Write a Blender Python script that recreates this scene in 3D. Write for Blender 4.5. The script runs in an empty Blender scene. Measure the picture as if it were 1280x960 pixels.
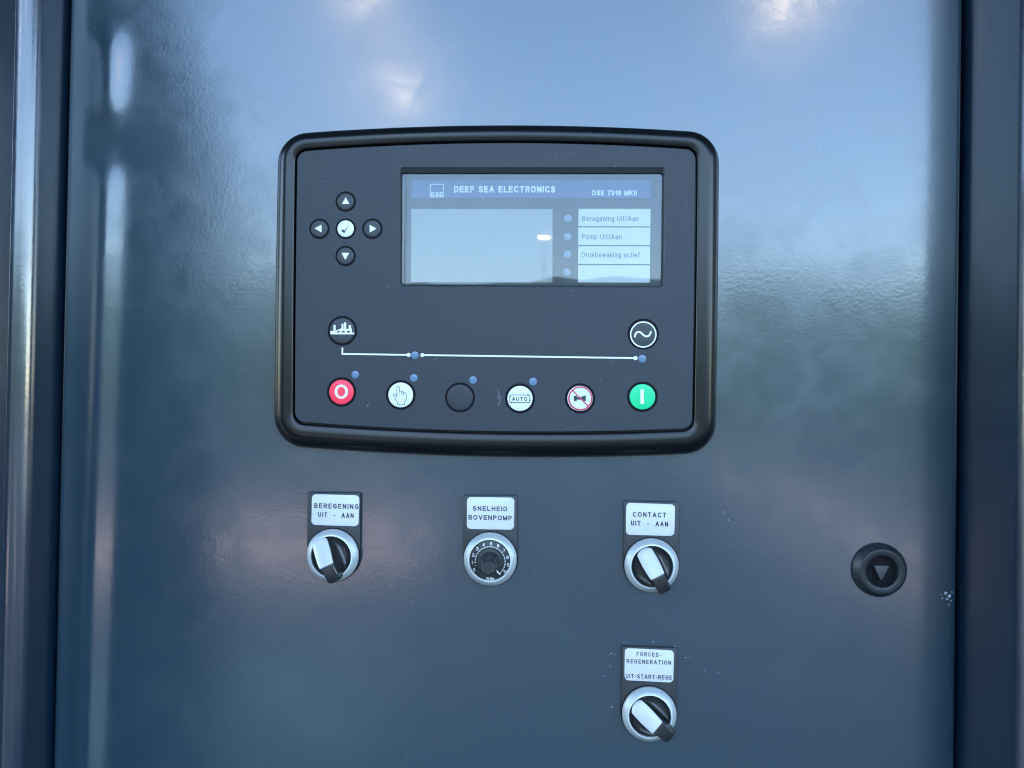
import bpy, bmesh, math, random
from mathutils import Vector, Matrix
from mathutils.geometry import tessellate_polygon
R = math.radians
random.seed(7)
sc = bpy.context.scene
col = sc.collection

# ------------------------------------------------------------------ camera
F = 961.0                                   # focal length in pixels of the 1280 px wide photograph
YAW, PITCH, ROLL, DIST = R(3.2), R(0.6), R(0.95), 0.430
CZ = 1.30                                   # height of the middle of the view above the ground
fw = Vector((-math.sin(YAW)*math.cos(PITCH), math.cos(YAW)*math.cos(PITCH), math.sin(PITCH)))
r0 = Vector((math.cos(YAW), math.sin(YAW), 0))
u0 = r0.cross(fw)
rt = r0*math.cos(ROLL) + u0*math.sin(ROLL)
up = u0*math.cos(ROLL) - r0*math.sin(ROLL)
CAM = Vector((0, 0, CZ)) - fw*DIST
cam = bpy.data.objects.new('camera', bpy.data.cameras.new('camera'))
col.objects.link(cam)
cam.matrix_world = Matrix(((rt.x, up.x, -fw.x, CAM.x), (rt.y, up.y, -fw.y, CAM.y), (rt.z, up.z, -fw.z, CAM.z), (0, 0, 0, 1)))
cam.data.sensor_width = 36.0
cam.data.lens = F/1280*36
cam.data.clip_start = 0.01
cam.data.clip_end = 2000
sc.camera = cam
try: sc.cycles.filter_width = 1.1
except Exception: pass

# ------------------------------------------------------------------ light
SUN_EL, SUN_AZ = R(55), R(-62)              # azimuth from +Y (behind the cabinet), towards -X
w = bpy.data.worlds.new('World'); sc.world = w; w.use_nodes = True
nt = w.node_tree; nt.nodes.clear()
sky = nt.nodes.new('ShaderNodeTexSky'); sky.sky_type = 'NISHITA'; sky.sun_disc = False
sky.sun_elevation = SUN_EL; sky.sun_rotation = SUN_AZ
sky.air_density = 1.15; sky.dust_density = 0.0; sky.ozone_density = 2.4
bg = nt.nodes.new('ShaderNodeBackground'); bg.inputs['Strength'].default_value = 0.15
out = nt.nodes.new('ShaderNodeOutputWorld')
nt.links.new(sky.outputs[0], bg.inputs['Color']); nt.links.new(bg.outputs[0], out.inputs['Surface'])
sl = bpy.data.lights.new('sun', 'SUN'); sl.energy = 2.2; sl.angle = R(0.5); sl.color = (1, .95, .88)
so = bpy.data.objects.new('sun', sl); col.objects.link(so)
sd = Vector((math.sin(SUN_AZ)*math.cos(SUN_EL), math.cos(SUN_AZ)*math.cos(SUN_EL), math.sin(SUN_EL)))
so.rotation_euler = sd.to_track_quat('Z', 'Y').to_euler(); so.location = (0, 3, 6)
vs = sc.view_settings
vs.view_transform = 'Standard'; vs.look = 'None'; vs.exposure = 3.4; vs.gamma = 1.0; vs.use_curve_mapping = False

# ------------------------------------------------------------------ helpers
def pt(px, py, h=0.0):
    """point of the real plane h metres in front of the door seen at a photo pixel -> (X, Z)"""
    d = fw + rt*((px-640)/F) - up*((py-480)/F)
    t = (-h - CAM.y)/d.y
    p = CAM + d*t
    return (p.x, p.z)
MM = 0.001

def mat(name, color, rough=0.5, metallic=0.0, ior=1.5, coat=0.0, coat_rough=0.1, coat_ior=1.5, grain=0.0, gscale=900, bump=0.0, bscale=900, bdist=0.0002, mottle=0.0, mscale=25):
    m = bpy.data.materials.new(name); m.use_nodes = True
    N = m.node_tree.nodes; L = m.node_tree.links; b = N['Principled BSDF']
    b.inputs['Base Color'].default_value = (*color, 1); b.inputs['Roughness'].default_value = rough
    b.inputs['Metallic'].default_value = metallic; b.inputs['IOR'].default_value = ior
    b.inputs['Coat Weight'].default_value = coat; b.inputs['Coat Roughness'].default_value = coat_rough; b.inputs['Coat IOR'].default_value = coat_ior
    g = N.new('ShaderNodeNewGeometry')
    if grain or mottle:
        n = N.new('ShaderNodeTexNoise'); n.inputs['Scale'].default_value = gscale; n.inputs['Detail'].default_value = 3
        n2 = N.new('ShaderNodeTexNoise'); n2.inputs['Scale'].default_value = mscale; n2.inputs['Detail'].default_value = 4
        for q in (n, n2): L.new(g.outputs['Position'], q.inputs['Vector'])
        def rng(node, amt):
            r = N.new('ShaderNodeMapRange'); r.inputs['From Min'].default_value = .3; r.inputs['From Max'].default_value = .7
            r.inputs['To Min'].default_value = 1-amt; r.inputs['To Max'].default_value = 1+amt
            L.new(node.outputs['Fac'], r.inputs['Value']); return r
        a = rng(n, grain); c = rng(n2, mottle)
        mu = N.new('ShaderNodeMath'); mu.operation = 'MULTIPLY'; L.new(a.outputs[0], mu.inputs[0]); L.new(c.outputs[0], mu.inputs[1])
        v = N.new('ShaderNodeVectorMath'); v.operation = 'SCALE'; v.inputs[0].default_value = color; L.new(mu.outputs[0], v.inputs['Scale'])
        L.new(v.outputs[0], b.inputs['Base Color'])
        rr = N.new('ShaderNodeMath'); rr.operation = 'MULTIPLY'; rr.inputs[1].default_value = rough; L.new(c.outputs[0], rr.inputs[0]); L.new(rr.outputs[0], b.inputs['Roughness'])
    if bump:
        n = N.new('ShaderNodeTexNoise'); n.inputs['Scale'].default_value = bscale; n.inputs['Detail'].default_value = 2
        L.new(g.outputs['Position'], n.inputs['Vector'])
        bp = N.new('ShaderNodeBump'); bp.inputs['Strength'].default_value = bump; bp.inputs['Distance'].default_value = bdist
        L.new(n.outputs['Fac'], bp.inputs['Height'])
        L.new(bp.outputs[0], b.inputs['Normal']); L.new(bp.outputs[0], b.inputs['Coat Normal'])
    return m

def paint_material(name='cabinet_paint', base=(.008, .030, .047), dusty=(.0105, .034, .050)):
    """glossy powder coat with orange peel, faint wipe marks in the gloss"""
    m = mat(name, base, .34, ior=1.4, coat=1.0, coat_rough=.13, coat_ior=1.72)
    N = m.node_tree.nodes; L = m.node_tree.links; b = N['Principled BSDF']
    g = N['Geometry'] if 'Geometry' in N else [n for n in N if n.type == 'NEW_GEOMETRY'][0]
    n1 = N.new('ShaderNodeTexNoise'); n1.inputs['Scale'].default_value = 500; n1.inputs['Detail'].default_value = 1.5
    n2 = N.new('ShaderNodeTexNoise'); n2.inputs['Scale'].default_value = 130; n2.inputs['Detail'].default_value = 1
    n3 = N.new('ShaderNodeTexNoise'); n3.inputs['Scale'].default_value = 14; n3.inputs['Detail'].default_value = 5; n3.inputs['Distortion'].default_value = 1.2
    n4 = N.new('ShaderNodeTexNoise'); n4.inputs['Scale'].default_value = 55; n4.inputs['Detail'].default_value = 6; n4.inputs['Distortion'].default_value = .8
    for q in (n1, n2, n3, n4): L.new(g.outputs['Position'], q.inputs['Vector'])
    b1 = N.new('ShaderNodeBump'); b1.inputs['Strength'].default_value = .21; b1.inputs['Distance'].default_value = .00013
    b2 = N.new('ShaderNodeBump'); b2.inputs['Strength'].default_value = .2; b2.inputs['Distance'].default_value = .00010
    L.new(n1.outputs['Fac'], b1.inputs['Height']); L.new(n2.outputs['Fac'], b2.inputs['Height']); L.new(b2.outputs[0], b1.inputs['Normal'])
    L.new(b1.outputs[0], b.inputs['Normal']); L.new(b1.outputs[0], b.inputs['Coat Normal'])
    r = N.new('ShaderNodeMapRange'); r.inputs['From Min'].default_value = .42; r.inputs['From Max'].default_value = .68
    r.inputs['To Min'].default_value = .14; r.inputs['To Max'].default_value = .25
    mu = N.new('ShaderNodeMath'); mu.operation = 'MULTIPLY'; mu.inputs[1].default_value = 1.0
    ad = N.new('ShaderNodeMath'); ad.operation = 'MULTIPLY_ADD'; ad.inputs[1].default_value = .5; ad.inputs[2].default_value = 0
    L.new(n4.outputs['Fac'], ad.inputs[0])
    s = N.new('ShaderNodeMath'); s.operation = 'MULTIPLY_ADD'; s.inputs[1].default_value = .5
    L.new(n3.outputs['Fac'], s.inputs[0]); L.new(ad.outputs[0], s.inputs[2])
    L.new(s.outputs[0], r.inputs['Value']); L.new(r.outputs[0], b.inputs['Coat Roughness'])
    # faint film of dust in the same wipe marks
    mr = N.new('ShaderNodeMapRange'); mr.inputs['From Min'].default_value = .5; mr.inputs['From Max'].default_value = .75
    L.new(s.outputs[0], mr.inputs['Value'])
    mx = N.new('ShaderNodeMix'); mx.data_type = 'RGBA'
    mx.inputs[6].default_value = (*base, 1); mx.inputs[7].default_value = (*dusty, 1)
    L.new(mr.outputs[0], mx.inputs[0]); L.new(mx.outputs[2], b.inputs['Base Color'])
    return m

def glass_material():
    m = bpy.data.materials.new('display_glass'); m.use_nodes = True
    N = m.node_tree.nodes; L = m.node_tree.links; N.clear()
    o = N.new('ShaderNodeOutputMaterial'); mx = N.new('ShaderNodeMixShader'); fr = N.new('ShaderNodeFresnel'); fr.inputs['IOR'].default_value = 1.38
    t = N.new('ShaderNodeBsdfTransparent'); t.inputs['Color'].default_value = (.93, .96, .97, 1)
    gl = N.new('ShaderNodeBsdfGlossy'); gl.inputs['Roughness'].default_value = .02
    L.new(fr.outputs[0], mx.inputs[0]); L.new(t.outputs[0], mx.inputs[1]); L.new(gl.outputs[0], mx.inputs[2]); L.new(mx.outputs[0], o.inputs['Surface'])
    return m

def emit_material(name, color, strength):
    m = bpy.data.materials.new(name); m.use_nodes = True
    b = m.node_tree.nodes['Principled BSDF']
    b.inputs['Base Color'].default_value = (*color, 1); b.inputs['Emission Color'].default_value = (*color, 1); b.inputs['Emission Strength'].default_value = strength
    return m

M_ = {
 'paint': paint_material(),
 'frame': paint_material('shaded_frame_paint', (.003, .011, .024), (.005, .015, .028)),  # darker copy of the cabinet paint, shade beside the door put into its colour
 'bezel': mat('black_bezel_plastic', (.004, .005, .006), .25, ior=1.4, coat=0, coat_rough=.2, bump=.25, bscale=1500, bdist=.0001, mottle=.08),
 'rubber': mat('black_rubber', (.010, .012, .012), .6, bump=.5, bscale=1200, bdist=.0003, mottle=.3, mscale=120),
 'face': mat('charcoal_keypad_film', (.022, .028, .037), .5, ior=1.42, bump=.25, bscale=2600, bdist=.00006, grain=.05, gscale=2500, mottle=.05),
 'gap': mat('black_gap', (.006, .006, .008), .6),
 'key': mat('charcoal_key', (.024, .031, .037), .5, bump=.1, bscale=2500, bdist=.00006),
 'white': mat('white_print', (.70, .72, .70), .45),
 'whitekey': mat('white_key', (.66, .71, .72), .38),
 'palekey': mat('pale_blue_key', (.60, .72, .76), .38),
 'red': mat('red_key', (.95, .035, .075), .35),
 'redprint': mat('red_print', (.55, .05, .10), .45),
 'green': mat('green_key', (.002, .56, .22), .35),
 'led': mat('unlit_led_lens', (.10, .18, .28), .25),
 'ledgrey': mat('unlit_led_window', (.20, .25, .31), .3),
 'ink': mat('dark_print', (.018, .02, .026), .55),
 'greyink': mat('grey_print', (.06, .07, .08), .5),
 'panelblack': mat('display_black', (.012, .016, .022), .35),
 'header': mat('display_header_blue', (.07, .10, .18), .4),
 'lcd': mat('lcd_grey', (.29, .29, .265), .35, grain=.03, gscale=1500, mottle=.05),
 'card': mat('white_insert_card', (.61, .60, .59), .5, mottle=.02),
 'glass': glass_material(),
 'holder': mat('black_label_holder', (.014, .017, .020), .48, bump=.3, bscale=1800, bdist=.0001, grain=.15, gscale=1500),
 'plate': mat('white_nameplate', (.55, .56, .575), .42, grain=.02, mottle=.03, mscale=60),
 'silver': mat('silver_bezel', (.40, .435, .435), .44, metallic=.35, bump=.06, bscale=2500, bdist=.00006),
 'lip': mat('bright_lip', (.62, .66, .66), .4, metallic=.2),
 'smear': mat('dry_smear', (.07, .08, .095), .7, grain=.5, gscale=1500),
 'knob': mat('black_knob', (.020, .021, .022), .28, mottle=.1),
 'insert': mat('white_lever_insert', (.48, .50, .53), .25),
 'dial': mat('black_dial', (.018, .021, .023), .4),
 'lock': mat('grey_lock_plastic', (.014, .017, .019), .42, ior=1.42, bump=.4, bscale=1500, bdist=.00012, mottle=.15, mscale=200),
 'lockin': mat('grey_lock_spindle', (.04, .046, .05), .45, bump=.3, bscale=1800, bdist=.0001),
 'speck': mat('pale_dust', (.33, .37, .39), .8),
 'scuff': mat('bare_scuff', (.36, .40, .44), .7),
 'dark': mat('dark_cavity', (.012, .014, .018), .6),
}

M_['gap'].node_tree.nodes['Principled BSDF'].inputs['Specular IOR Level'].default_value = .1
class MB:
    """collects geometry in world coordinates, then links it as ONE mesh object"""
    def __init__(s): s.v = []; s.f = []
    def add(s, vs_, fs):
        o = len(s.v); s.v += [tuple(p) for p in vs_]; s.f += [tuple(i+o for i in f) for f in fs]
    def loft(s, rings, cap0=False, cap1=False, closed=True):
        n = len(rings[0]); vs_ = [p for r in rings for p in r]; fs = []
        for k in range(len(rings)-1):
            for i in range(n if closed else n-1):
                j = (i+1) % n
                fs.append((k*n+i, k*n+j, (k+1)*n+j, (k+1)*n+i))
        if cap0: fs.append(tuple(range(n))[::-1])
        if cap1: fs.append(tuple((len(rings)-1)*n+i for i in range(n)))
        s.add(vs_, fs)
    def prism(s, outline, h0, h1, bev=0.0):
        """outline of (X,Z), from h0 to h1 in front of the door"""
        r = [[(x, -h0, z) for x, z in outline]]
        if bev:
            r.append([(x, -(h1-bev), z) for x, z in outline])
            i1 = inset(outline, bev*.35); r.append([(x, -(h1-bev*.3), z) for x, z in i1])
            i2 = inset(outline, bev); r.append([(x, -h1, z) for x, z in i2])
        else: r.append([(x, -h1, z) for x, z in outline])
        s.loft(r, True, True)
    def sheet(s, outline, h): s.add([(x, -h, z) for x, z in outline], [tuple(range(len(outline)))])
    def lathe(s, c, prof, n=64, cap=True):
        s.loft([[(c[0]+r*math.cos(2*math.pi*i/n), -h, c[1]+r*math.sin(2*math.pi*i/n)) for i in range(n)] for r, h in prof], False, cap)
    def ringsheet(s, c, ro, ri, h, n=48, sx=1.0):
        s.loft([[(c[0]+r*sx_*math.cos(2*math.pi*i/n), -h, c[1]+r*math.sin(2*math.pi*i/n)) for i in range(n)] for r, sx_ in ((ro, sx), (ri, sx if sx == 1 else sx*.9))])
    def stroke(s, pts, wd, h, closed=False, caps=True):
        P = [Vector((x, z)) for x, z in pts]
        segs = list(zip(P[:-1], P[1:])) + ([(P[-1], P[0])] if closed else [])
        for a, b in segs:
            d = (b-a)
            if d.length < 1e-9: continue
            d.normalize(); n_ = Vector((-d.y, d.x))*wd/2
            s.add([(q.x, -h, q.y) for q in (a-n_, b-n_, b+n_, a+n_)], [(0, 1, 2, 3)])
        if caps:
            for k, p in enumerate(P):
                hh = h+.000004*(1+k % 2)
                s.add([(p.x+wd/2*math.cos(i*math.pi/5), -hh, p.y+wd/2*math.sin(i*math.pi/5)) for i in range(10)], [tuple(range(10))])
    def box(s, x0, x1, y0, y1, z0, z1):
        s.add([(x, y, z) for x in (x0, x1) for y in (y0, y1) for z in (z0, z1)],
              [(0, 1, 3, 2), (4, 6, 7, 5), (0, 4, 5, 1), (2, 3, 7, 6), (0, 2, 6, 4), (1, 5, 7, 3)])
    def build(s, name, material, parent=None, flat=False, angle=40, label=None, kind=None):
        off = Vector((0, 0, 0)); p = parent
        while p is not None: off += p.location; p = p.parent
        me = bpy.data.meshes.new(name)
        me.from_pydata([(Vector(v)-off) for v in s.v], [], s.f)
        bm = bmesh.new(); bm.from_mesh(me)
        bm.normal_update()
        if flat:
            for f in bm.faces:
                if f.normal.y > 0: f.normal_flip()
        else: bmesh.ops.recalc_face_normals(bm, faces=bm.faces)
        bm.to_mesh(me); bm.free()
        me.materials.append(material)
        for q in me.polygons: q.use_smooth = True
        me.set_sharp_from_angle(angle=R(angle))
        o = bpy.data.objects.new(name, me); col.objects.link(o)
        if parent is not None: o.parent = parent
        if label: o['label'] = label
        if kind: o['kind'] = kind
        return o

def inset(o, d):
    n = len(o); area = sum(o[i][0]*o[(i+1) % n][1]-o[(i+1) % n][0]*o[i][1] for i in range(n)); sg = 1 if area > 0 else -1
    res = []
    for i in range(n):
        a, b, c = Vector(o[i-1]), Vector(o[i]), Vector(o[(i+1) % n])
        d1 = (b-a).normalized(); d2 = (c-b).normalized()
        n1 = Vector((-d1.y, d1.x))*sg; n2 = Vector((-d2.y, d2.x))*sg
        m = (n1+n2); m = m.normalized() if m.length > 1e-9 else n1
        k = max(.35, m.dot(n1)); q = b+m*(d/k); res.append((q.x, q.y))
    return res

def rounded(corners, rad, bow=(0, 0, 0, 0), nc=10, ne=16):
    """pixel outline: 4 corners TL TR BR BL, radius, outward bow of top, right, bottom, left edges"""
    C_ = [Vector(c) for c in corners]; cen = sum(C_, Vector((0, 0)))/4
    edges = []
    rr = rad if isinstance(rad, (tuple, list)) else (rad,)*4
    for i in range(4):
        a, b = C_[i], C_[(i+1) % 4]; d = (b-a); n_ = Vector((d.y, -d.x)).normalized()
        if n_.dot((a+b)/2-cen) < 0: n_ = -n_
        f = lambda t, a=a, d=d, n_=n_, bw=bow[i]: a+d*t+n_*bw*(4*t*(1-t))
        t0, t1 = rr[i]/d.length, 1-rr[(i+1) % 4]/d.length
        edges.append([f(t0+(t1-t0)*k/ne) for k in range(ne+1)])
    res = []
    for i in range(4):
        e = edges[i]; res += e
        p0, p3 = e[-1], edges[(i+1) % 4][0]
        dl = (e[-1]-e[-2]).normalized(); dn = (edges[(i+1) % 4][1]-p3).normalized()
        L_ = (p3-p0).length*.39
        p1, p2 = p0+dl*L_, p3-dn*L_
        for k in range(1, nc):
            t = k/nc; res.append(p0*(1-t)**3+p1*3*t*(1-t)**2+p2*3*t*t*(1-t)+p3*t**3)
    return [(p.x, p.y) for p in res]
def P(outline, h): return [pt(x, y, h) for x, y in outline]

def thing(name, label, cat, loc, group=None):
    o = bpy.data.objects.new(name, None); col.objects.link(o); o.location = loc; o.empty_display_size = .01
    o['label'] = label; o['category'] = cat
    if group: o['group'] = group
    return o

def arc(cx, cy, rx, ry, a0, a1, n=None):
    n = n or max(4, int(abs(a1-a0)/15))
    return [(cx+rx*math.cos(R(a0+(a1-a0)*k/n)), cy+ry*math.sin(R(a0+(a1-a0)*k/n))) for k in range(n+1)]
XH = .73
def ell(cx, cy, rx, ry): return arc(cx, cy, rx, ry, 90, 450, 24)
# sans serif capitals, digits and small letters as strokes: width, strokes in a unit box
GLY = {
 'A': (.78, [[(0, 0), (.5, 1), (1, 0)], [(.19, .34), (.81, .34)]]),
 'B': (.66, [[(0, 0), (0, 1), (.58, 1)]+arc(.58, .77, .34, .23, 90, -90)+[(0, .54)], [(.58, .54)]+arc(.6, .27, .4, .27, 90, -90)+[(0, 0)]]),
 'C': (.74, [arc(.53, .5, .53, .5, 42, 318, 22)]),
 'D': (.70, [[(0, 0), (0, 1), (.42, 1)]+arc(.42, .5, .58, .5, 90, -90)+[(0, 0)]]),
 'E': (.60, [[(1, 1), (0, 1), (0, 0), (1, 0)], [(0, .53), (.92, .53)]]),
 'F': (.56, [[(1, 1), (0, 1), (0, 0)], [(0, .5), (.85, .5)]]),
 'G': (.76, [arc(.53, .5, .53, .5, 42, 320, 22)+[(1, .22), (1, .46), (.58, .46)]]),
 'H': (.68, [[(0, 0), (0, 1)], [(1, 0), (1, 1)], [(0, .53), (1, .53)]]),
 'I': (0, [[(.5, 0), (.5, 1)]]),
 'K': (.68, [[(0, 0), (0, 1)], [(1, 1), (0, .36)], [(.33, .58), (1, 0)]]),
 'L': (.54, [[(0, 1), (0, 0), (1, 0)]]),
 'M': (.80, [[(0, 0), (0, 1), (.5, 0), (1, 1), (1, 0)]]),
 'N': (.68, [[(0, 0), (0, 1), (1, 0), (1, 1)]]),
 'O': (.80, [ell(.5, .5, .5, .5)]),
 'P': (.62, [[(0, 0), (0, 1), (.6, 1)]+arc(.6, .735, .4, .265, 90, -90)+[(0, .47)]]),
 'R': (.68, [[(0, 0), (0, 1), (.6, 1)]+arc(.6, .745, .36, .255, 90, -90)+[(0, .49)], [(.52, .49), (1, 0)]]),
 'S': (.64, [arc(.5, .745, .46, .255, 25, 270, 16)+arc(.5, .26, .5, .26, 80, -155, 16)]),
 'T': (.64, [[(0, 1), (1, 1)], [(.5, 1), (.5, 0)]]),
 'U': (.68, [[(0, 1), (0, .36)]+arc(.5, .36, .5, .36, 180, 360)+[(1, 1)]]),
 'V': (.72, [[(0, 1), (.5, 0), (1, 1)]]),
 '/': (.20, [[(0, 0), (1, 1)]]), '-': (.22, [[(0, .38), (1, .38)]]), ' ': (.16, []),
 '0': (.48, [ell(.5, .5, .5, .5)]), '1': (.30, [[(0, .72), (.55, .82), (1, 1), (1, 0)]]),
 '2': (.5, [arc(.5, .7, .5, .3, 165, -20, 12)+[(0, 0), (1, 0)]]),
 '3': (.5, [arc(.45, .76, .48, .24, 160, -90, 14), arc(.45, .26, .55, .27, 90, -160, 14)]),
 '4': (.54, [[(.78, 0), (.78, 1), (0, .28), (1, .28)]]),
 '5': (.5, [[(.95, 1), (.18, 1), (.06, .50)]+arc(.48, .32, .52, .32, 130, -155, 14)]),
 '6': (.5, [arc(.5, .6, .5, .4, 40, 180, 10)+[(0, .32)], ell(.5, .31, .5, .31)]),
 '7': (.5, [[(0, 1), (1, 1), (.58, .5), (.32, 0)]]),
 '8': (.5, [ell(.5, .76, .42, .24), ell(.5, .27, .5, .27)]),
 '9': (.5, [ell(.5, .69, .5, .31), [(1, .69), (1, .4)]+arc(.5, .4, .5, .4, 0, -140, 10)]),
 'a': (.48, [arc(.45, .53, .45, .2, 165, 0, 10)+[(1, 0)], [(1, .40), (.5, .38)]+arc(.42, .19, .42, .19, 90, 300, 12)+[(1, .14)]]),
 'b': (.5, [[(0, 0), (0, 1)], ell(.5, XH/2, .5, XH/2)]),
 'c': (.46, [arc(.55, XH/2, .55, XH/2, 40, 320, 16)]),
 'd': (.5, [[(1, 0), (1, 1)], ell(.5, XH/2, .5, XH/2)]),
 'e': (.5, [[(0, .37), (1, .37)]+arc(.5, XH/2, .5, XH/2, 0, 320, 20)]),
 'f': (.30, [[(.45, 0), (.45, .8)]+arc(.95, .8, .5, .2, 180, 90, 4), [(0, .70), (1, .70)]]),
 'g': (.5, [ell(.5, XH/2, .5, XH/2), [(1, XH), (1, -.06)]+arc(.5, -.06, .5, .22, 0, -150, 8)]),
 'i': (0, [[(.5, 0), (.5, .70)], [(.5, .985), (.5, 1.0)]]),
 'k': (.46, [[(0, 0), (0, 1)], [(.92, .70), (.05, .28)], [(.38, .44), (1, 0)]]),
 'm': (.84, [[(0, 0), (0, .72)], [(0, .5)]+arc(.25, .5, .25, .22, 180, 0, 8)+[(.5, 0)], [(.5, .5)]+arc(.75, .5, .25, .22, 180, 0, 8)+[(1, 0)]]),
 'n': (.46, [[(0, 0), (0, .72)], [(0, .46)]+arc(.5, .46, .5, .27, 180, 0, 10)+[(1, 0)]]),
 'o': (.5, [ell(.5, XH/2, .5, XH/2)]),
 'p': (.5, [[(0, -.28), (0, .72)], ell(.5, XH/2, .5, XH/2)]),
 'r': (.24, [[(0, 0), (0, .72)], [(0, .44)]+arc(.9, .44, .9, .28, 180, 85, 6)]),
 't': (.26, [[(.45, .95), (.45, .14)]+arc(.95, .14, .5, .14, 180, 280, 5), [(0, .70), (1, .70)]]),
 'u': (.46, [[(0, .72), (0, .26)]+arc(.5, .26, .5, .27, 180, 360, 10), [(1, .72), (1, 0)]]),
 'w': (.70, [[(0, .72), (.25, 0), (.5, .70), (.75, 0), (1, .72)]]),
}
def ribbon(mb, pts, wd, h):
    """one mitred strip along a polyline with square ends, no overlaps inside it"""
    Pn = [Vector(p) for p in pts]
    q = [Pn[0]]
    for p in Pn[1:]:
        if (p-q[-1]).length > 1e-7: q.append(p)
    closed = (q[0]-q[-1]).length < 1e-6 and len(q) > 4
    if closed: q = q[:-1]
    elif len(q) > 1:
        q[0] = q[0]-(q[1]-q[0]).normalized()*wd*.5; q[-1] = q[-1]+(q[-1]-q[-2]).normalized()*wd*.5
    n = len(q); L_, R_ = [], []
    for i in range(n):
        d1 = (q[i]-q[i-1]).normalized() if (i > 0 or closed) else None
        d2 = (q[(i+1) % n]-q[i]).normalized() if (i < n-1 or closed) else None
        d1 = d1 or d2; d2 = d2 or d1
        n1, n2 = Vector((-d1.y, d1.x)), Vector((-d2.y, d2.x)); mm = n1+n2
        mm = mm.normalized() if mm.length > .05 else n1
        k = min(1.9, 1/max(.2, mm.dot(n1)))
        L_.append(q[i]+mm*wd*.5*k); R_.append(q[i]-mm*wd*.5*k)
    vs_ = [(p.x, -h, p.y) for p in L_]+[(p.x, -h, p.y) for p in R_]
    fs = [(i, (i+1) % n, n+(i+1) % n, n+i) for i in range(n if closed else n-1)]
    mb.add(vs_, fs)
def textmesh(mb, s, x0, x1, yb0, yb1, cap, h, th=.15, gap=.20):
    """letters set on the plane h, baseline from (x0,yb0) to (x1,yb1), capital height in photo pixels"""
    nat = sum(GLY[c][0] for c in s); n = len(s)
    kx = ((x1-x0)/cap-n*th-(n-1)*gap)/max(nat, .01)
    px_ = (pt(x0+10, yb0, h)[0]-pt(x0, yb0, h)[0])/10
    cur = 0; total = (x1-x0)/cap; z = 0
    for c in s:
        wd, strokes = GLY[c]; wk = wd*kx
        for st in strokes:
            pp = []
            for gx, gy in st:
                ux = cur+th/2+gx*wk if wd else cur+th/2; uy = th/2+gy*(1-th)
                t = ux/total
                pp.append(pt(x0+ux*cap, yb0+(yb1-yb0)*t-uy*cap, h))
            runs = [[pp[0]]]
            for k in range(1, len(pp)):
                runs[-1].append(pp[k])
                if k < len(pp)-1:
                    e1 = Vector(pp[k])-Vector(pp[k-1]); e2 = Vector(pp[k+1])-Vector(pp[k])
                    if e1.length > 1e-8 and e2.length > 1e-8 and e1.angle(e2) > R(95): runs.append([pp[k]])
            for rn in runs: ribbon(mb, rn, th*cap*px_, h+z*.0000025); z = (z+1) % 9
        cur += wk+th+gap
def circ(c, r, n=24): return [(c[0]+r*math.cos(2*math.pi*i/n), c[1]+r*math.sin(2*math.pi*i/n)) for i in range(n)]
PX = DIST/F*1.0       # metres per photo pixel on the door

# ------------------------------------------------------------------ the place the paint mirrors
def structure(o): o['kind'] = 'structure'; return o
g = MB(); g.add([(-400, 60, 0), (400, 60, 0), (400, -600, 0), (-400, -600, 0)], [(0, 1, 2, 3)])
structure(g.build('ground', mat('darkened_ground', (.025, .029, .031), .9, grain=.3, gscale=6, mottle=.25, mscale=.6)))  # coloured extra dark to deepen the reflection low on the door
g = MB(); g.add([(-3.0, -4.9, .004), (-.95, -5.0, .004), (-1.25, -7.4, .004), (-4.6, -7.9, .004)], [(0, 1, 2, 3)])
structure(g.build('paving', mat('pink_brick_paving', (.40, .275, .22), .85, grain=.3, gscale=8, mottle=.2, mscale=2)))
g = MB(); g.add([(3.0, -18, .004), (4.6, -18, .004), (3.3, -4.6, .004), (2.2, -4.6, .004)], [(0, 1, 2, 3)])
structure(g.build('footpath', mat('pale_footpath', (.24, .19, .165), .85, grain=.3, gscale=8, mottle=.2, mscale=2)))
g = MB(); g.add([(-1.25, -2.35, .004), (-.6, -2.3, .004), (-.75, -3.2, .004), (-1.5, -3.2, .004)], [(0, 1, 2, 3)])
structure(g.build('reflection_patch', mat('teal_green_patch', (.05, .095, .075), .9, grain=.5, gscale=40, mottle=.3, mscale=5)))  # unseen green sheet added to give the door a teal reflection
g = MB()
pts_ = []
for i in range(121):
    x = -60+i; hh = 5.5+.14*math.sin(i*.31)+.1*math.sin(i*.83+1)+random.uniform(-.22, .22)
    pts_.append((x, hh))
g.loft([[(x, -27+random.uniform(-.6, .6), .0) for x, hh in pts_], [(x, -27+random.uniform(-.8, .8), hh*.6) for x, hh in pts_], [(x, -28.5, hh) for x, hh in pts_], [(x, -31, hh*.7) for x, hh in pts_], [(x, -32, 0) for x, hh in pts_]], closed=False)
tl = g.build('far_treeline', mat('dark_foliage', (.045, .075, .03), .8, grain=.5, gscale=2, mottle=.4, mscale=.5)); tl['kind'] = 'stuff'

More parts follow.
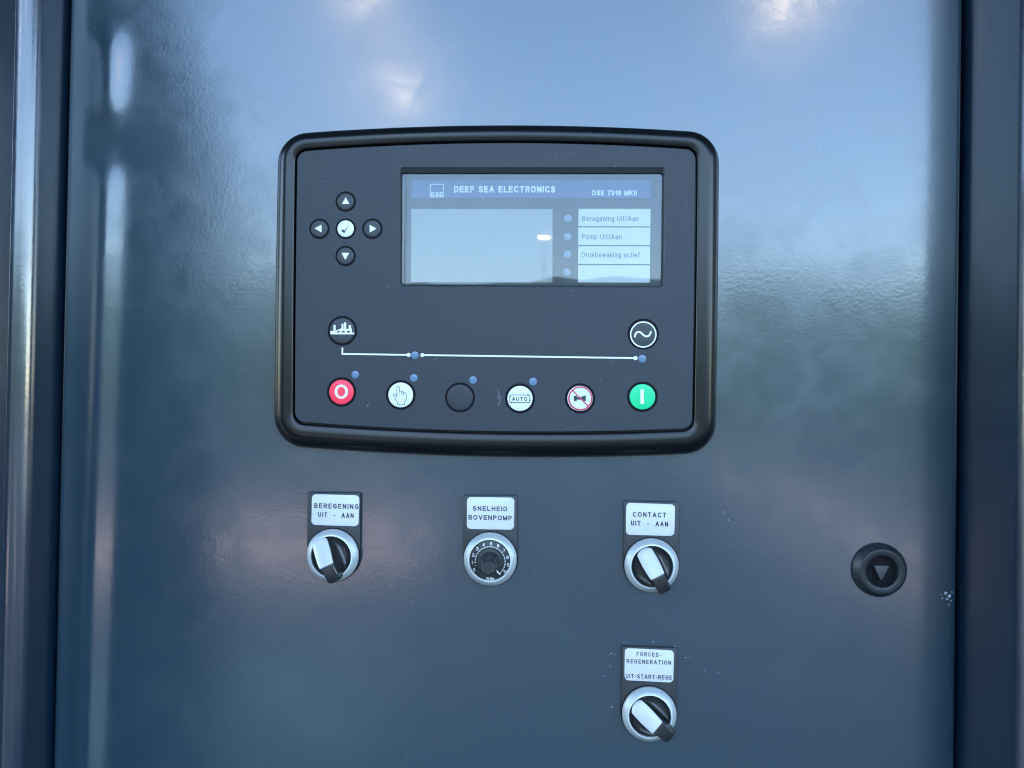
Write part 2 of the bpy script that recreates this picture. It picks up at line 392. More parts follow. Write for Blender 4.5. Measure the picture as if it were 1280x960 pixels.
# ------------------------------------------------------------------ enclosure round the door
XL, XR = pt(77.0, 480)[0], pt(1199.5, 480)[0]
ZT, ZB = CZ+.60, CZ-.62
enc = thing('enclosure', 'dark navy steel enclosure round the cabinet door, with rounded frame edges left and right', 'enclosure', (0, 0, 0))
b = MB(); b.box(-1.9, 1.9, .30, .32, .1, 2.35); b.box(-1.9, XL-.3, .02, .30, .1, 2.35); b.box(XR+.3, 1.9, .02, .30, .1, 2.35)
b.build('body', M_['paint'], enc)
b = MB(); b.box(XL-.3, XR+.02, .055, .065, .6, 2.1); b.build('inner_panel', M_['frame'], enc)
b = MB(); b.box(-1.9, 1.9, -1.2, .32, 2.36, 2.42); b.build('roof', M_['paint'], enc)
def post(side):
    m = MB(); prof = []
    if side < 0: xi, dep, rad, spl = XL-.0012, .0165, .0095, .0010
    else: xi, dep, rad, spl = XR+.0014, .044, .010, -.0010
    s = side
    prof.append((xi, .045))
    prof.append((xi+s*.0002, .006)); prof.append((xi+s*.0012, -.002))
    x1 = xi+s*abs(spl)+s*.0012
    for k in range(4): prof.append((xi+s*.0012+(x1-xi-s*.0012)*(k+1)/4, -.002-(dep-.002)*(k+1)/4))
    for k in range(1, 13):
        a = k/12*math.pi/2; prof.append((x1+s*rad*(1-math.cos(a)), -dep-rad*math.sin(a)))
    if side < 0: prof += [(x1+s*(rad+.0006), -dep-rad), (x1+s*(rad+.0012), -dep-rad+.0006), (x1+s*(rad+.0012), .05)]
    else: prof += [(x1+s*.10, -dep-rad), (x1+s*.3, -dep-rad), (x1+s*.3, .05)]
    zs = [.6, .9, 1.0, 1.1, 1.2, 1.3, 1.4, 1.5, 1.6, 1.8, 2.2]
    m.loft([[(x, y, z) for x, y in prof] for z in zs])
    m.build('frame_post', M_['frame'], enc, angle=35)
post(-1); post(1)

# raised side door of the enclosure standing open to the left of the photographer
od = thing('open_side_door', 'large dark side door of the enclosure standing open at the left', 'door', (-.60, -.95, .2))
b = MB()
yd = .97; kk = (yd-CAM.y)/(-CAM.y)
def mir(px, py):
    x, z = pt(px, py); return (CAM.x+(x-CAM.x)*kk, CAM.z+(z-CAM.z)*kk)
a_, b2, c2 = mir(200, 0), mir(272, 230), mir(257, 960)
slope = (a_[0]-b2[0])/(a_[1]-b2[1])
ol = [(c2[0], .2), (-1.75, .2), (-1.75, 2.34), (b2[0]+slope*(2.34-b2[1]), 2.34), b2]
b.loft([[(x, -yd, z) for x, z in ol], [(x, -yd-.04, z) for x, z in ol]], True, True)
b.build('door_skin', M_['paint'], od)

# yard lamps whose warm light the paint and the display mirror
lampm = emit_material('warm_lamp_glow', (1.0, .74, .45), 18.0)
polem = mat('galvanised_pole', (.45, .46, .46), .5, metallic=.6)
def lamp(px, py, dist, rx, rz, label):
    f0 = pt(px, py); dx = f0[0]-CAM.x; dz = f0[1]-CAM.z; D0 = -CAM.y
    k = (dist+D0)/D0; x, z = CAM.x+dx*k, CAM.z+dz*k
    t = thing('yard_lamp', label, 'lamp', (x, -dist-.5, 0), 'yard lamps')
    m = MB(); m.loft([[(x+.012*math.cos(a*math.pi/4), -dist-.5+.012*math.sin(a*math.pi/4), zz) for a in range(8)] for zz in (0, z+rz+.02)], True, True); m.build('pole', polem, t)
    m = MB(); m.box(x-.012, x+.012, -dist-.5, -dist, z+rz+.002, z+rz+.02); m.build('arm', polem, t)
    m = MB(); m.loft([[(x+rx*q*math.cos(a*math.pi/8), -dist+rx*q*math.sin(a*math.pi/8), z+zz) for a in range(16)] for q, zz in ((.6, -rz), (1, -rz*.3), (1, rz*.6), (.5, rz))], True, True); m.build('lamp_head', lampm, t)
lamp(500, 112, 9, .075, .075, 'warm lit yard lamp on a pole, mirrored left above the control module')
lamp(452, -6, 9, .075, .07, 'warm lit yard lamp on a pole, highest at the left')
lamp(985, -4, 9, .11, .09, 'warm lit yard lamp on a pole, mirrored at the top right')
lamp(680, 297, 16, .13, .02, 'small warm yard lamp on a pole, mirrored in the display')

# ------------------------------------------------------------------ cabinet door
door = thing('cabinet_door', 'glossy blue grey sheet steel cabinet door carrying the control module and rotary switches', 'door', (0, 0, CZ-.62))
def sstep(a, b_, x):
    t = max(0, min(1, (x-a)/(b_-a))); return t*t*(3-2*t)
XRID = pt(123, 480)[0]
Y_ = lambda z: 480-(z-CZ)/PX
def door_h(x, z):
    """height of the sheet in front of its plane: pressed fold near the hinge edge, slight waviness, rolled edges"""
    py = Y_(z)
    amp = .0016*(1-sstep(120, 150, py)*(1-sstep(195, 225, py)))*sstep(20, 60, py)
    xr = XRID-(py-480)*PX*.012
    h = amp*math.exp(-((x-xr)/.0088)**2)
    h += .00022*math.sin(x*19+1.2+z*4)*math.sin(z*11+.5)+.00008*math.sin(x*47+z*23)
    er = max(0, x-(XR-.0125)); h -= er*er*7.0
    return h
NX, NZ = 300, 190
m = MB()
xs = [XL+(XR-XL)*i/NX for i in range(NX+1)]
zs = [ZB+(ZT-ZB)*j/NZ for j in range(NZ+1)]
cols = [(XL+.0002, 'b')]+[(x, 's') for x in xs]
grid = []
rb = .0016
for z in zs:
    row = [(XL, .022, z), (XL, rb, z), (XL+rb*.3, rb*.3, z)]
    row += [(x, -door_h(x, z), z) for x in xs if XL+rb*.99 < x < XR-rb*.99]
    xe = XR; he = door_h(XR-rb, z)
    row += [(XR-rb*.3, -he+rb*.3, z), (XR, -he+rb, z), (XR, .022, z)]
    grid.append(row)
m.loft(grid, closed=False)
dp = m.build('door_panel', M_['paint'], door, angle=60)
for z0, z1, x in ((30, 81, 78.2), (83, 112, 76.6)):
    m = MB(); c = pt(x, 70, -.001)
    za, zb_ = pt(x, z1)[1], pt(x, z0)[1]
    m.loft([[(c[0]-.0004+q*.0021*math.cos(a*math.pi/6), .0015+q*.0021*math.sin(a*math.pi/6), z) for a in range(12)] for q, z in ((.85, za), (1, za+.0004), (1, zb_-.0004), (.85, zb_))], True, True)
    m.build('hinge_knuckle', M_['paint'], door)

def blob(mb, px, py, r, h, n=7, jag=.45, sx=1.0):
    c = pt(px, py, h)
    a0 = random.random()*6
    mb.add([(c[0]+sx*r*(1+random.uniform(-jag, jag))*math.cos(a0+2*math.pi*i/n), -h, c[1]+r*(1+random.uniform(-jag, jag))*math.sin(a0+2*math.pi*i/n)) for i in range(n)], [tuple(range(n))])
def dh(px, py): x, z = pt(px, py); return door_h(x, z)+.00006
m = MB()
for i in range(95):
    px, py = random.uniform(95, 1185), random.uniform(5, 955)
    if 340 < px < 900 and 150 < py < 572: continue
    blob(m, px, py, random.choice((.00008, .0001, .00014, .0002))*random.uniform(.7, 1.2), dh(px, py))
for px, py in ((232, 104), (756, 798), (760, 819), (768, 818), (764, 817), (763, 833), (755, 845), (765, 884), (857, 822), (861, 820), (881, 838), (898, 841), (816, 802), (780, 803), (844, 808), (509, 947), (1140, 640), (906, 640), (911, 650)):
    blob(m, px, py, random.uniform(.00018, .0004), dh(px, py))
m.build('dust_speck', M_['speck'], door, flat=True, kind='stuff')
m = MB()
for px, py, r in ((1182, 741, .0012), (1187, 745, .0015), (1184, 749, .0011), (1178, 748, .0007), (1190, 740, .0007), (1186, 756, .0008), (1176, 743, .0005), (1189, 751, .0006)):
    blob(m, px, py, r*.6, dh(px, py)+.00003, 11, .8, random.uniform(.6, 1.3))
m.build('paint_scuff', M_['scuff'], door, flat=True)
for path in (((909, 617), (906, 624), (912, 633)), ((164, 357), (168, 366), (178, 376)), ((505, 948), (510, 942), (516, 936)), ((757, 903), (765, 897)), ((1012, 640), (1016, 650))):
    m = MB(); m.stroke([pt(x, y, dh(x, y)) for x, y in path], .00014, dh(*path[0])+.00004, caps=False)
    m.build('scratch', M_['smear'], door, flat=True)

# ------------------------------------------------------------------ control module
c0 = pt(622, 362)
mod = thing('control_module', 'black rounded control module with dark display and round push buttons on the cabinet door', 'control panel', (c0[0], 0, c0[1]))
HF = .0082      # height of the keypad face
OUT = rounded([(349.2, 169.5), (898, 167.5), (893.2, 565), (343.6, 555.5)], 37, (11, 1, 10, 1), 12, 20)
INN = rounded([(371.3, 189.2), (869.6, 186.8), (865.3, 535.5), (368.2, 527)], (13, 13, 13, 13), (9.5, .5, 8, .5), 12, 20)
o_w = P(OUT, .0015); i_w = P(INN, HF)
lerp = lambda t, off=0: [(a[0]+(b_[0]-a[0])*t, a[1]+(b_[1]-a[1])*t) for a, b_ in zip(o_w, i_w)]
m = MB(); rings = []
for t, h in ((.03, .0004), (.03, .0026), (.045, .0038), (.08, .0052), (.14, .0064), (.22, .0075), (.31, .0084), (.40, .0090), (.49, .00935), (.57, .00945), (.66, .0094), (.78, .0092), (.88, .0089), (.915, .0086), (.93, .0080), (.935, .0045), (1.1, .0045)):
    rings.append([(x, -h, z) for x, z in lerp(t)])
m.loft(rings); m.build('bezel', M_['bezel'], mod, angle=50)
m = MB(); m.loft([[(x, -h, z) for x, z in lerp(t)] for t, h in ((0, .0001), (-.015, .0012), (-.01, .0022), (.02, .0025), (.04, .0025))]); m.build('gasket', M_['rubber'], mod)
# keypad face with the display opening
HOLE = rounded([(498.6, 208.8), (832.6, 208.8), (830.3, 359.6), (498.3, 358.6)], 6, (0, 0, 0, 0), 6, 4)
GL = rounded([(502.3, 216.8), (828.3, 216.8), (826.6, 356.6), (501.8, 355.4)], 3, (0, 0, 0, 0), 6, 4)
hole_w = P(HOLE, HF); HG = HF-.0022
gl_w = P(GL, HG)
m = MB()
face_i = inset(i_w, .0003)
loops = [[Vector((x, z, 0)) for x, z in face_i], [Vector((x, z, 0)) for x, z in hole_w]]
tris = tessellate_polygon(loops)
m.add([(x, -HF, z) for x, z in face_i+hole_w], tris)
m.loft([[(x, -HF, z) for x, z in face_i], [(x, -(HF-.0004), z) for x, z in i_w], [(x, -.004, z) for x, z in i_w]])
face = m.build('keypad_face', M_['face'], mod, angle=30)
m = MB(); m.loft([[(x, -HF, z) for x, z in hole_w], [(x, -(HF-.0002), z) for x, z in inset(hole_w, .0002)], [(x, -(HG+.0003), z) for x, z in inset(gl_w, -.0003)], [(x, -(HG-.0005), z) for x, z in inset(gl_w, -.0003)]])
disp = m.build('display', M_['key'], mod)
HB = HG-.0012
m = MB(); m.sheet([pt(x, y, HB) for x, y in ((498, 212), (832, 212), (831, 360), (498, 360))], HB); m.build('backing', M_['panelblack'], disp, flat=True)
m = MB(); m.prism(inset(gl_w, .0001), HG-.0004, HG, .00025)
m.build('glass_pane', M_['glass'], disp, angle=5)
H1 = HB+.00012; H2 = HB+.0002
def rect(x0, y0, x1, y1, dx=0, dy=0): return [(x0, y0), (x1, y0+dy), (x1+dx, y1+dy), (x0+dx, y1)]
m = MB(); m.sheet(P(rect(514.5, 225, 814, 247.2, -.3, .3), H1), H1); m.build('header_strip', M_['header'], disp, flat=True)
m = MB(); m.sheet(P(rect(514, 261.3, 690.8, 352.6, -.3, .3), H1), H1); m.build('screen', M_['lcd'], disp, flat=True)
for y0, y1 in ((261, 282.8), (284.3, 306.2), (307.8, 329.8), (331.4, 353)):
    m = MB(); m.prism(P(rect(723.2-(y0-261)*.009, y0, 813.2-(y0-261)*.011, y1, -.2, .2), H1), H1-.0001, H1); m.build('text_card', M_['card'], disp, flat=False)
for x, y in ((709.8, 273), (709.5, 295.8), (709.2, 318), (708.8, 340.3)):
    m = MB(); m.lathe(pt(x, y, H1), [(.0021, H1-.0001), (.0021, H1), (.0012, H1+.0002), (.0004, H1+.00025)], 20); m.build('indicator_light', M_['ledgrey'], disp)
def line(mt, *a):
    m = MB(); textmesh(m, *a); m.build('lettering', M_[mt], disp, flat=True)
line('white', 'DEEP SEA ELECTRONICS', 567.5, 694, 240.6, 240.7, 8.2, H2, .20, .17)
line('white', 'DSE 7310 MKII', 740, 796, 244.2, 244.4, 6.4, H2, .20, .16)
m = MB(); m.stroke(P(((537.8, 230.3), (554.3, 230.3), (554.3, 246.3), (537.8, 246.3)), H2), .00042, H2, True, False)
textmesh(m, 'DSE', 539.2, 553.2, 245.2, 245.2, 4.9, H2+.00003, .2, .25)
m.build('emblem', M_['white'], disp, flat=True)
line('greyink', 'Beregening Uit/Aan', 727.8, 798, 276.4, 276.6, 6.5, H2, .125, .17)
line('greyink', 'Pomp Uit/Aan', 727.6, 777, 299, 299.2, 6.5, H2, .125, .17)
line('greyink', 'Drukbewaking actief', 727, 800, 321.6, 321.8, 6.5, H2, .125, .17)

HK = HF+.0001
def zp(ox, oy, s): return lambda pts: [(ox+x/s, oy+y/s) for x, y in pts]
def button(px, py, rpx, gap, cap, label=None):
    """key cap in its black ring; returns the button part and the height of its printed face"""
    c = pt(px, py, HF); ro = rpx*PX*.98; ri = (rpx-gap-.7)*PX*.98
    m = MB(); hk = HF+.0005
    m.lathe(c, [(ri, HF-.0002), (ri, hk-.00025), (ri-.00012, hk-.0001), (ri-.0004, hk), (ri*.5, hk+.00004)], 56)
    bt = m.build('push_button', M_[cap], mod, label=label)
    m = MB(); m.lathe(c, [(ro, HF-.0001), (ro-.00005, HF+.0001), (ri-.00005, HF+.0001)], 56, cap=False); m.build('gap_ring', M_['gap'], bt)  # black ring laid on the face in place of the shaded gap
    return bt, hk+.0001
def symbol(bt, mk, material='white', name='symbol'):
    m = MB(); mk(m); m.build(name, M_[material], bt, flat=True)
Z6 = zp(375, 230, 8.348)
for (x, y), poly, cap, lab in (((432.2, 252), [(477, 138), (437, 208), (515, 208)], 'key', 'grey button with white up arrow'),
        ((399.4, 286), [(152, 463), (225, 505), (225, 424)], 'key', 'grey button with white left arrow'),
        ((465.5, 286), [(797, 465), (727, 426), (727, 507)], 'key', 'grey button with white right arrow'),
        ((432, 320), [(472, 792), (514, 718), (432, 718)], 'key', 'grey button with white down arrow'),
        ((432.2, 286), [(428, 487), (450, 472), (464, 490), (490, 448), (522, 414), (495, 452), (463, 514)], 'whitekey', 'white button with a tick')):
    bt, h = button(x, y, 13.2, 1.9, cap, lab)
    if cap == 'key': symbol(bt, lambda m: m.sheet(P(Z6(poly), h), h))
    else: symbol(bt, lambda m: (m.sheet(P(Z6(poly[:3]+poly[-1:]), h), h), m.sheet(P(Z6(poly[2:]), h+.00001), h+.00001)), 'ink')
# generator picture key
bt, h = button(428, 413.4, 19, 2.2, 'key', 'grey button with a white power station picture')
Zg = zp(400, 385, 21.33)
def gen(m):
    for k, q in enumerate(([(275, 655), (915, 655), (915, 702), (275, 702)], [(360, 450), (415, 450), (415, 655), (360, 655)], [(275, 610), (365, 610), (365, 656), (275, 656)],
              [(575, 420), (625, 420), (628, 600), (572, 600)], [(640, 385), (700, 385), (703, 600), (640, 600)], [(765, 460), (825, 460), (830, 600), (765, 600)],
              [(420, 605), (575, 540), (575, 610), (420, 618)], [(575, 570), (710, 570), (765, 545), (850, 545), (850, 612), (575, 612)],
              [(420, 605), (450, 605), (450, 656), (420, 656)], [(525, 608), (580, 608), (580, 656), (525, 656)], [(660, 608), (720, 608), (720, 656), (660, 656)], [(800, 608), (850, 608), (850, 656), (800, 656)])):
        m.sheet(P(Zg(q), h+.000004*k), h+.000004*k)
symbol(bt, gen)
bt, h = button(804, 417.5, 19.3, 2.4, 'key', 'grey button with a white ringed wave')
Zs = zp(780, 395, 7.68)
def wave(m):
    c = pt(804.1, 418.1, h); m.ringsheet(c, 16.0*PX, 14.4*PX, h)
    pts_ = [(105, 197), (108, 178), (120, 160), (138, 151), (156, 155), (172, 168), (186, 182), (203, 194), (222, 196), (240, 187), (252, 172), (257, 152)]
    m.stroke(P(Zs(pts_), h), 2.2*PX, h)
symbol(bt, wave)
bt, h = button(427, 490, 18.9, 2.6, 'red', 'red stop button with white ring mark')
symbol(bt, lambda m: m.loft([[(x, -h, z) for x, z in P([(426.6+rx*math.cos(a*math.pi/20), 489.6+ry*math.sin(a*math.pi/20)) for a in range(40)], h)] for rx, ry in ((8.4, 8.9), (5.0, 6.0))]))
bt, h = button(501, 493.7, 18.9, 2.5, 'whitekey', 'white button with a pointing hand outline')
Zh = zp(470, 465, 16)
def hand(m):
    m.stroke(P(Zh([(418, 512), (416, 310), (424, 288), (444, 278), (464, 290), (470, 310), (470, 378), (500, 384), (540, 396), (590, 412), (606, 432), (608, 540), (592, 570), (572, 602), (572, 655), (432, 655), (430, 608), (372, 510), (346, 468), (352, 444), (374, 438), (394, 452), (416, 484)]), h), .00032, h)
    for q in ([(462, 380), (462, 442)], [(510, 392), (508, 450)], [(552, 404), (550, 465)]): m.stroke(P(Zh(q), h), .00032, h+.00001)
symbol(bt, hand, 'greyink')
button(575, 496.8, 19, 2.0, 'face', 'plain blank button matching the grey face')
bt, h = button(650, 498, 18.9, 2.5, 'whitekey', 'white button reading AUTO in an arrowed box')
Za = zp(620, 470, 9.143)
def auto(m):
    for q in ([(165, 217), (372, 217)], [(388, 225), (386, 285)], [(385, 305), (180, 303)], [(157, 298), (160, 235)]): m.stroke(P(Za(q), h), .00040, h)
    for q in ([(360, 205), (388, 218), (360, 232)], [(376, 275), (396, 275), (386, 302)], [(185, 292), (185, 314), (160, 303)], [(148, 242), (170, 242), (160, 216)]): m.sheet(P(Za(q), h+.00002), h+.00002)
    textmesh(m, 'AUTO', 640.0, 659.2, 501, 501.3, 5.0, h, .19, .26)
symbol(bt, auto, 'ink')
bt, h = button(725, 498, 18.9, 2.5, 'whitekey', 'white button with a struck out horn in a red ring')
m = MB(); m.sheet(circ(pt(725.4, 498, h), 12.8*PX, 40), h); m.build('symbol_ground', M_['palekey'], bt, flat=True)
h += .00003
symbol(bt, lambda m: (m.sheet(P(Za([(888, 225), (925, 225), (925, 285), (888, 285)]), h), h), m.sheet(P(Za([(922, 242), (970, 238), (1026, 220), (1026, 292), (970, 274), (922, 268)]), h+.00001), h+.00001)), 'ink')
symbol(bt, lambda m: (m.ringsheet(pt(725.4, 498, h), 14.8*PX, 12.9*PX, h+.00002), m.stroke(P(Za([(872, 162), (1056, 348)]), h), 1.7*PX, h+.00003, caps=False)), 'redprint', 'prohibition_ring')
bt, h = button(803, 496, 19, 2.5, 'green', 'green start button with white bar')
symbol(bt, lambda m: m.sheet(P(Zs([(158, 705), (192, 705), (192, 842), (158, 842)]), h), h))
m = MB()
m.stroke(P([(428, 434.5), (428, 442.4), (510.5, 443.6)], HK), 2.0*PX, HK, caps=False)
m.stroke(P([(528, 443.8), (794, 447.6)], HK), 2.0*PX, HK, caps=False)
m.sheet(P([(427, 441.4), (429, 441.4), (429, 443.4), (427, 443.4)], HK+.00001), HK+.00001)
for c in ((510.7, 443.6), (528, 443.8), (794.3, 447.6)): m.sheet(circ(pt(*c, HK+.00002), 2.5*PX, 16), HK+.00002)
m.build('printed_line', M_['white'], mod, flat=True)
for x, y in ((444, 468.3), (517.2, 472.3), (591.3, 475), (666.3, 477), (518.6, 444), (802.8, 448.4)):
    m = MB(); m.lathe(pt(x, y, HF), [(4.7*PX, HF-.0001), (4.7*PX, HF+.00008), (4.2*PX, HF+.00016), (1.5*PX, HF+.0002)], 24); m.build('indicator_lens', M_['led'], mod)
m = MB()
for i in range(46):
    px, py = random.uniform(375, 860), random.uniform(190, 530)
    if 495 < px < 835 and 205 < py < 362: continue
    blob(m, px, py, random.choice((.00008, .0001, .00016, .0002)), HF+.00006)
for px, py in ((570, 370), (852, 218), (858, 256), (769, 208), (716, 363), (797, 362), (767, 453), (764, 451), (783, 474), (710, 536), (459, 507), (461, 505)): blob(m, px, py, random.uniform(.00015, .00026), HF+.00006)
m.build('dust_speck', M_['speck'], mod, flat=True, kind='stuff')
m = MB()
for x0, y0, x1, y1, w_ in ((623, 490, 622, 499, .0009), (625, 494, 623.5, 507, .0010), (622, 487, 625, 496, .0005)): m.stroke([pt(x0, y0, HF), pt((x0+x1)/2+.7, (y0+y1)/2, HF), pt(x1, y1, HF)], w_, HF+.00004+w_*.01, caps=False)
m.build('finger_smear', M_['smear'], mod, flat=True, kind='stuff')
m = MB(); m.lathe(pt(543.5, 449, HF), [(.0009, HF), (.0008, HF+.0001), (.0004, HF+.00012)], 10); m.build('glue_spot', M_['lockin'], mod)

# ------------------------------------------------------------------ rotary switches and speed dial
def base_parts(t, cx, cy, plate, lines, ring_r=.01475, inner=.0114):
    """black label holder, white nameplate with lettering, silver ring round the operator"""
    c = pt(cx, cy, .0025)
    (x0, y0), (x1, y1), (x2, y2), (x3, y3) = plate
    top_l, top_r = pt(x0-2.6, y0-2.4, .0024), pt(x1+4.6, y1-3.2, .0024)
    hw = .0151; n = 28
    dirx = (Vector(top_r)-Vector(top_l)).normalized(); diry = Vector((-dirx.y, dirx.x))
    H_ = (Vector(top_l)-Vector(c)).dot(diry)
    cc = Vector(c)
    o = [cc+dirx*-hw+diry*H_, cc+dirx*hw+diry*H_]
    o = [cc-dirx*hw+diry*(H_-.0006), cc-dirx*(hw-.0006)+diry*H_, cc+dirx*(hw-.0006)+diry*H_, cc+dirx*hw+diry*(H_-.0006)]
    for k in range(n+1):
        a = -math.pi*k/n; o.append(cc+dirx*hw*math.cos(a)+diry*hw*math.sin(a)*.98)
    m = MB(); m.prism([(p.x, p.y) for p in o], .0001, .0026, .0004); m.build('label_holder', M_['holder'], t)
    # nameplate
    hp = .0030
    pl = P(rounded(plate, 5.2, (0, 0, 0, 0), 6, 3), hp)
    m = MB(); m.prism(pl, .0024, hp, .00025); np_ = m.build('nameplate', M_['plate'], t)
    for s, xa, xb, ya, yb_, cap, bo, sp in lines:
        m = MB(); textmesh(m, s, xa, xb, ya, yb_, cap, hp+.00006, bo, sp); m.build('lettering', M_['ink'], np_, flat=True)
    # silver ring
    m = MB()
    m.lathe(c, [(ring_r-.0003, .0024), (ring_r, .0030), (ring_r, .0042), (ring_r-.0004, .0049), (ring_r-.0014, .0059), (inner+.0011, .0069), (inner+.0004, .0072), (inner+.0001, .0072), (inner-.0001, .0070), (inner-.0001, .0035)], 96, cap=False)
    br = m.build('bezel_ring', M_['silver'], t)
    m = MB(); m.lathe(c, [(inner+.0007, .0070), (inner+.0005, .00745), (inner+.0001, .00755), (inner-.0002, .0072), (inner-.0002, .006)], 96, cap=False); m.build('lip', M_['lip'], br)
    m = MB(); m.lathe(c, [(ring_r+.0005, .0024), (ring_r+.0005, .0028), (ring_r-.0005, .0028)], 72, cap=False); m.build('seal', M_['gap'], t)
    return c
GRP = 'rotary controls under the control module'
def selector(label, cx, cy, plate, lines, ang, shift=0.0):
    t = thing('selector_switch', label, 'switch', (*[pt(cx, cy)[0]], 0, pt(cx, cy)[1]), GRP)
    c = base_parts(t, cx, cy, plate, lines)
    tv = Vector((math.sin(ang), -math.cos(ang))); sv = Vector((math.cos(ang), math.sin(ang))); cc = Vector(c)
    al = lambda u, v, h: (cc.x+shift+sv.x*u+tv.x*v, -h, cc.y+sv.y*u+tv.y*v)
    at = lambda u, v, h: (cc.x+sv.x*u+tv.x*v, -h, cc.y+sv.y*u+tv.y*v)
    m = MB(); m.lathe(c, [(.0111, .0035), (.0111, .0048), (.0108, .0050)], 64)
    for s in (-1, 1):                    # dished shoulders either side of the lever
        u_in = .0045; rr = .0106; a1 = math.acos(u_in/rr); n = 22
        arc = [(rr*math.cos(a), rr*math.sin(a)) for a in [(-a1+2*a1*k/n) for k in range(n+1)]]
        chord = [(u_in+.0004*(1-abs(2*k/10-1)**2), a_) for k, a_ in enumerate([rr*math.sin(a1)*(1-2*k/10) for k in range(1, 10)])]
        loop = arc+chord
        gx = sum(p[0] for p in loop)/len(loop)
        def ringp(f, h): return [at(s*(gx+(u-gx)*f), v*f, h+(u-u_in)*-.10*f) for u, v in loop]
        m.loft([ringp(1, .0050), ringp(1, .0071), ringp(.96, .0074), ringp(.88, .0070), ringp(.6, .0062), ringp(.3, .0058), ringp(.05, .0057)], False, True)
    m.build('rotor', M_['knob'], t, angle=32)
    # lever
    secs = [(-.0104, .0043, .0036, .0050, .0068), (-.0099, .0043, .0038, .0050, .0086), (-.0075, .0043, .0041, .0050, .0098), (-.0035, .0042, .0042, .0050, .0119), (.0010, .0041, .0040, .0050, .0140),
            (.0040, .0041, .0038, .0050, .0152), (.0056, .0041, .0037, .0052, .0154), (.0085, .0040, .0036, .0066, .0152), (.0115, .0039, .0036, .0076, .0146), (.0131, .0035, .0034, .0080, .0138), (.0138, .0026, .0025, .0086, .0130)]
    rings = []
    for v, wb, wt, hb, ht in secs:
        hm = hb+(ht-hb)*.45
        rings.append([al(-wb, v, hb), al(-wb*.93, v, hm), al(-wt, v, ht-.0005), al(-wt+.0004, v, ht-.0001), al(-wt*.4, v, ht), al(wt*.4, v, ht), al(wt-.0004, v, ht-.0001), al(wt, v, ht-.0005), al(wb*.93, v, hm), al(wb, v, hb)])
    m = MB(); m.loft(rings, True, True); lv = m.build('lever', M_['knob'], t, angle=38)
    m = MB(); rings = []
    for k, (v, wt, ht) in enumerate(((-.0108, .0012, .0080), (-.0105, .0024, .0086), (-.0099, .0036, .0091), (-.0093, .0042, .0095), (-.0075, .0044, .0102), (-.0035, .0045, .0123), (.0005, .0043, .0144), (.0036, .0040, .0157), (.0040, .0039, .0153))):
        b0 = ht-.0016
        rings.append([al(-wt, v, b0), al(-wt-.0001, v, ht-.0003), al(-wt+.0003, v, ht), al(-wt*.3, v, ht+.00012), al(wt*.3, v, ht+.00012), al(wt-.0003, v, ht), al(wt+.0001, v, ht-.0003), al(wt, v, b0)])
    m.loft(rings, True, True); m.build('white_insert', M_['insert'], lv, angle=38)
    return t
selector('rotary switch with nameplate BEREGENING UIT - AAN and white topped lever', 416.6, 693.6,
    [(389.8, 617.6), (449.2, 619.2), (448, 658.2), (389, 656.2)],
    [('BEREGENING', 392.8, 448.2, 635.2, 636.4, 6.2, .19, .27), ('UIT  -  AAN', 397.6, 442, 646.2, 647.6, 6.0, .19, .24)], R(27), -.0018)
selector('rotary switch with nameplate CONTACT UIT - AAN and white topped lever', 814, 706,
    [(782.8, 628.4), (844.2, 630.6), (842.9, 670.2), (782.3, 668.6)],
    [('CONTACT', 791, 832.6, 646.0, 647.0, 6.2, .19, .27), ('UIT  -  AAN', 788.6, 835.2, 656.8, 658.4, 6.2, .2, .24)], R(29))
selector('rotary switch with nameplate FORCED-REGENERATION at the bottom, lever turned to lower right', 811.2, 891.2,
    [(781, 810.2), (842.6, 813.2), (841.6, 853.6), (780.6, 850.4)],
    [('FORCED-', 795.8, 826.4, 820, 821.2, 5.2, .17, .32), ('REGENERATION', 783.2, 839, 829, 831.2, 5.4, .17, .28), ('UIT-START-REGE', 782.2, 840, 847.6, 849.8, 5.4, .17, .22)], R(52))
# speed dial
t = thing('speed_dial', 'round black numbered dial with small knob under nameplate SNELHEID BOVENPOMP', 'dial', (pt(613, 698.6)[0], 0, pt(613, 698.6)[1]), GRP)
c = base_parts(t, 613, 698.2, [(583.6, 621.2), (643, 622), (642.4, 662.4), (583.4, 661.4)],
    [('SNELHEID', 591, 634, 638.4, 639.1, 5.9, .19, .27), ('BOVENPOMP', 585.6, 639.8, 649.6, 650.6, 6.0, .19, .25)])
hd = .0058
m = MB(); m.lathe(c, [(.0113, .0035), (.0113, hd-.0001), (.0111, hd)], 72); dial = m.build('dial_plate', M_['dial'], t)
m = MB(); cc = pt(612.6, 702.2, hd); q = PX
def pol(r_, a): return (cc[0]+r_*math.sin(R(a)), cc[1]+r_*math.cos(R(a)))
ra = .0083
A0, A1 = -118, 128                          # scale runs from lower left over the top to lower right
arc = [pol(ra, A0+22+(A1-A0-22+12)*k/40) for k in range(41)]
m.stroke(arc, .00020, hd+.00008, caps=False)
for k in range(21):
    a = A0+(A1-A0-6)*k/20
    if k == 0: continue
    m.stroke([pol(ra-(.0004 if k % 2 else .0005), a), pol(ra+(.0003 if k % 2 else .0006), a)], .00022, hd+.0001, caps=False)
m.sheet(circ(pol(.0084, 140), .0005, 10), hd+.0001)
for k in range(11):
    a = A0+(A1-A0-6)*k/10; X, Z = pol(.0100, a)
    # find the pixel of this spot by inverting the camera
    d = Vector((X, -hd, Z))-CAM; px = 640+F*d.dot(rt)/d.dot(fw); py = 480-F*d.dot(up)/d.dot(fw)
    wdt = 3.0 if k not in (1, 10) else (1.4 if k == 1 else 5.0)
    textmesh(m, str(k), px-wdt/2, px+wdt/2, py+2.1, py+2.1, 4.2, hd+.0001, .16, .2)
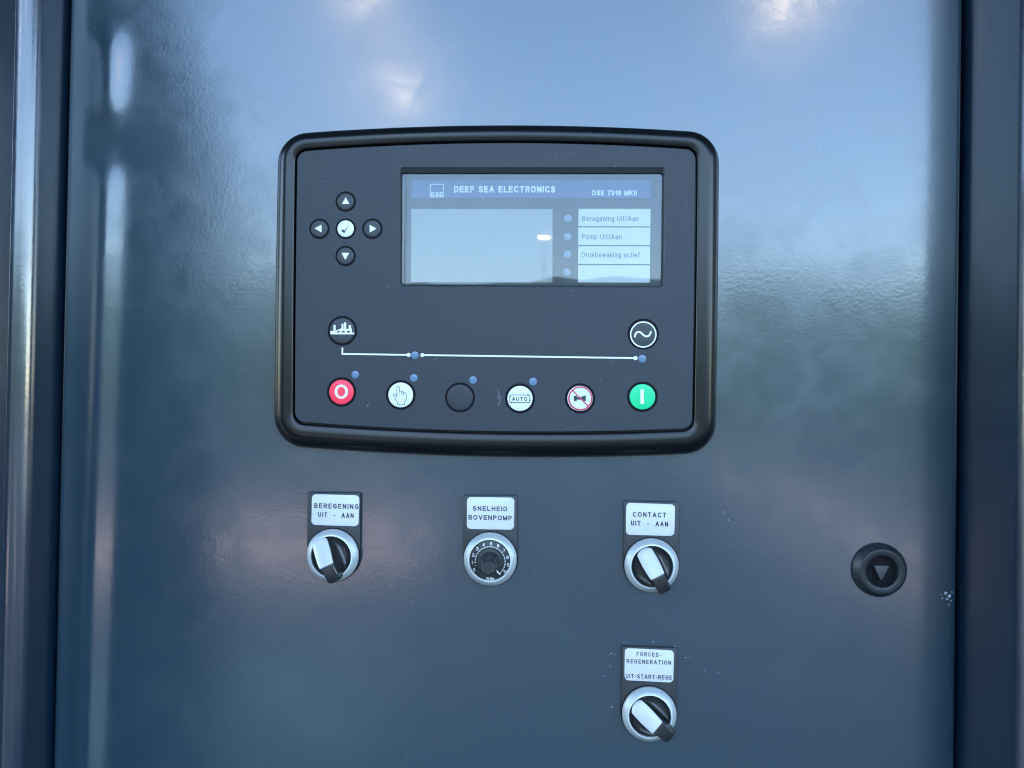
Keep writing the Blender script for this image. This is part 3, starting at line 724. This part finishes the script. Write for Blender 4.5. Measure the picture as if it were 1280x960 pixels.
textmesh(m, 'R5k', 608.0, 618.0, 725.4, 725.6, 3.6, hd+.0001, .2, .25)
m.build('scale_print', M_['white'], dial, flat=True)
m = MB(); kc = pt(612.8, 701.6, hd)
m.lathe(kc, [(.0072, hd-.0002), (.0072, hd+.0009), (.0069, hd+.0013), (.0058, hd+.0015)], 64)
sk = m.build('knob_skirt', M_['dial'], t)
m = MB()
n = 120
def fl(r_, dep, h, f=14): return [(kc[0]+(r_-dep*max(0, math.cos(f*2*math.pi*i/n))**2)*math.cos(2*math.pi*i/n), -h, kc[1]+(r_-dep*max(0, math.cos(f*2*math.pi*i/n))**2)*math.sin(2*math.pi*i/n)) for i in range(n)]
m.loft([fl(.0056, .0004, hd+.0014), fl(.0054, .0006, hd+.0020), fl(.0042, .0005, .0203), fl(.0038, .0003, .0214), fl(.0035, 0, .0218), fl(.0033, 0, .0219), fl(.0031, 0, .0217), fl(.0005, 0, .02165)], False, True)
m.build('knob', M_['dial'], t, angle=35)
m = MB(); m.stroke([(kc[0]+.0060*math.sin(R(140)), kc[1]+.0060*math.cos(R(140))), (kc[0]+.0078*math.sin(R(142)), kc[1]+.0078*math.cos(R(142)))], .0008, hd+.0016, caps=False)
m.build('pointer', M_['white'], t, flat=True)

# ------------------------------------------------------------------ lock
lk = thing('triangle_lock', 'round dark grey plastic lock with triangular spindle near the right edge of the door', 'lock', (pt(1099.3, 712.6)[0], 0, pt(1099.3, 712.6)[1]))
c = pt(1099.3, 712.6, .001)
m = MB(); m.lathe(c, [(.0143, .0001), (.0146, .0005), (.0145, .0012), (.0142, .0018), (.0123, .0044), (.0119, .0050), (.0115, .0051), (.0089, .0051), (.0086, .0049), (.0084, .0043), (.0082, .0012)], 80, cap=False)
m.build('lock_collar', M_['lock'], lk, angle=35)
m = MB(); m.lathe(c, [(.0088, .0008), (.0088, .0014), (.0083, .0014)], 48); m.build('lock_cavity', M_['gap'], lk)
tri = rounded([(1092.5, 707.2), (1112.6, 707.6), (1102.8, 725.5), (1101, 725.5)], (2.2, 2.2, .6, .6), nc=5, ne=3)
m = MB(); m.prism(P(tri, .0042), .0010, .0042, .0004); m.build('lock_spindle', M_['lockin'], lk)
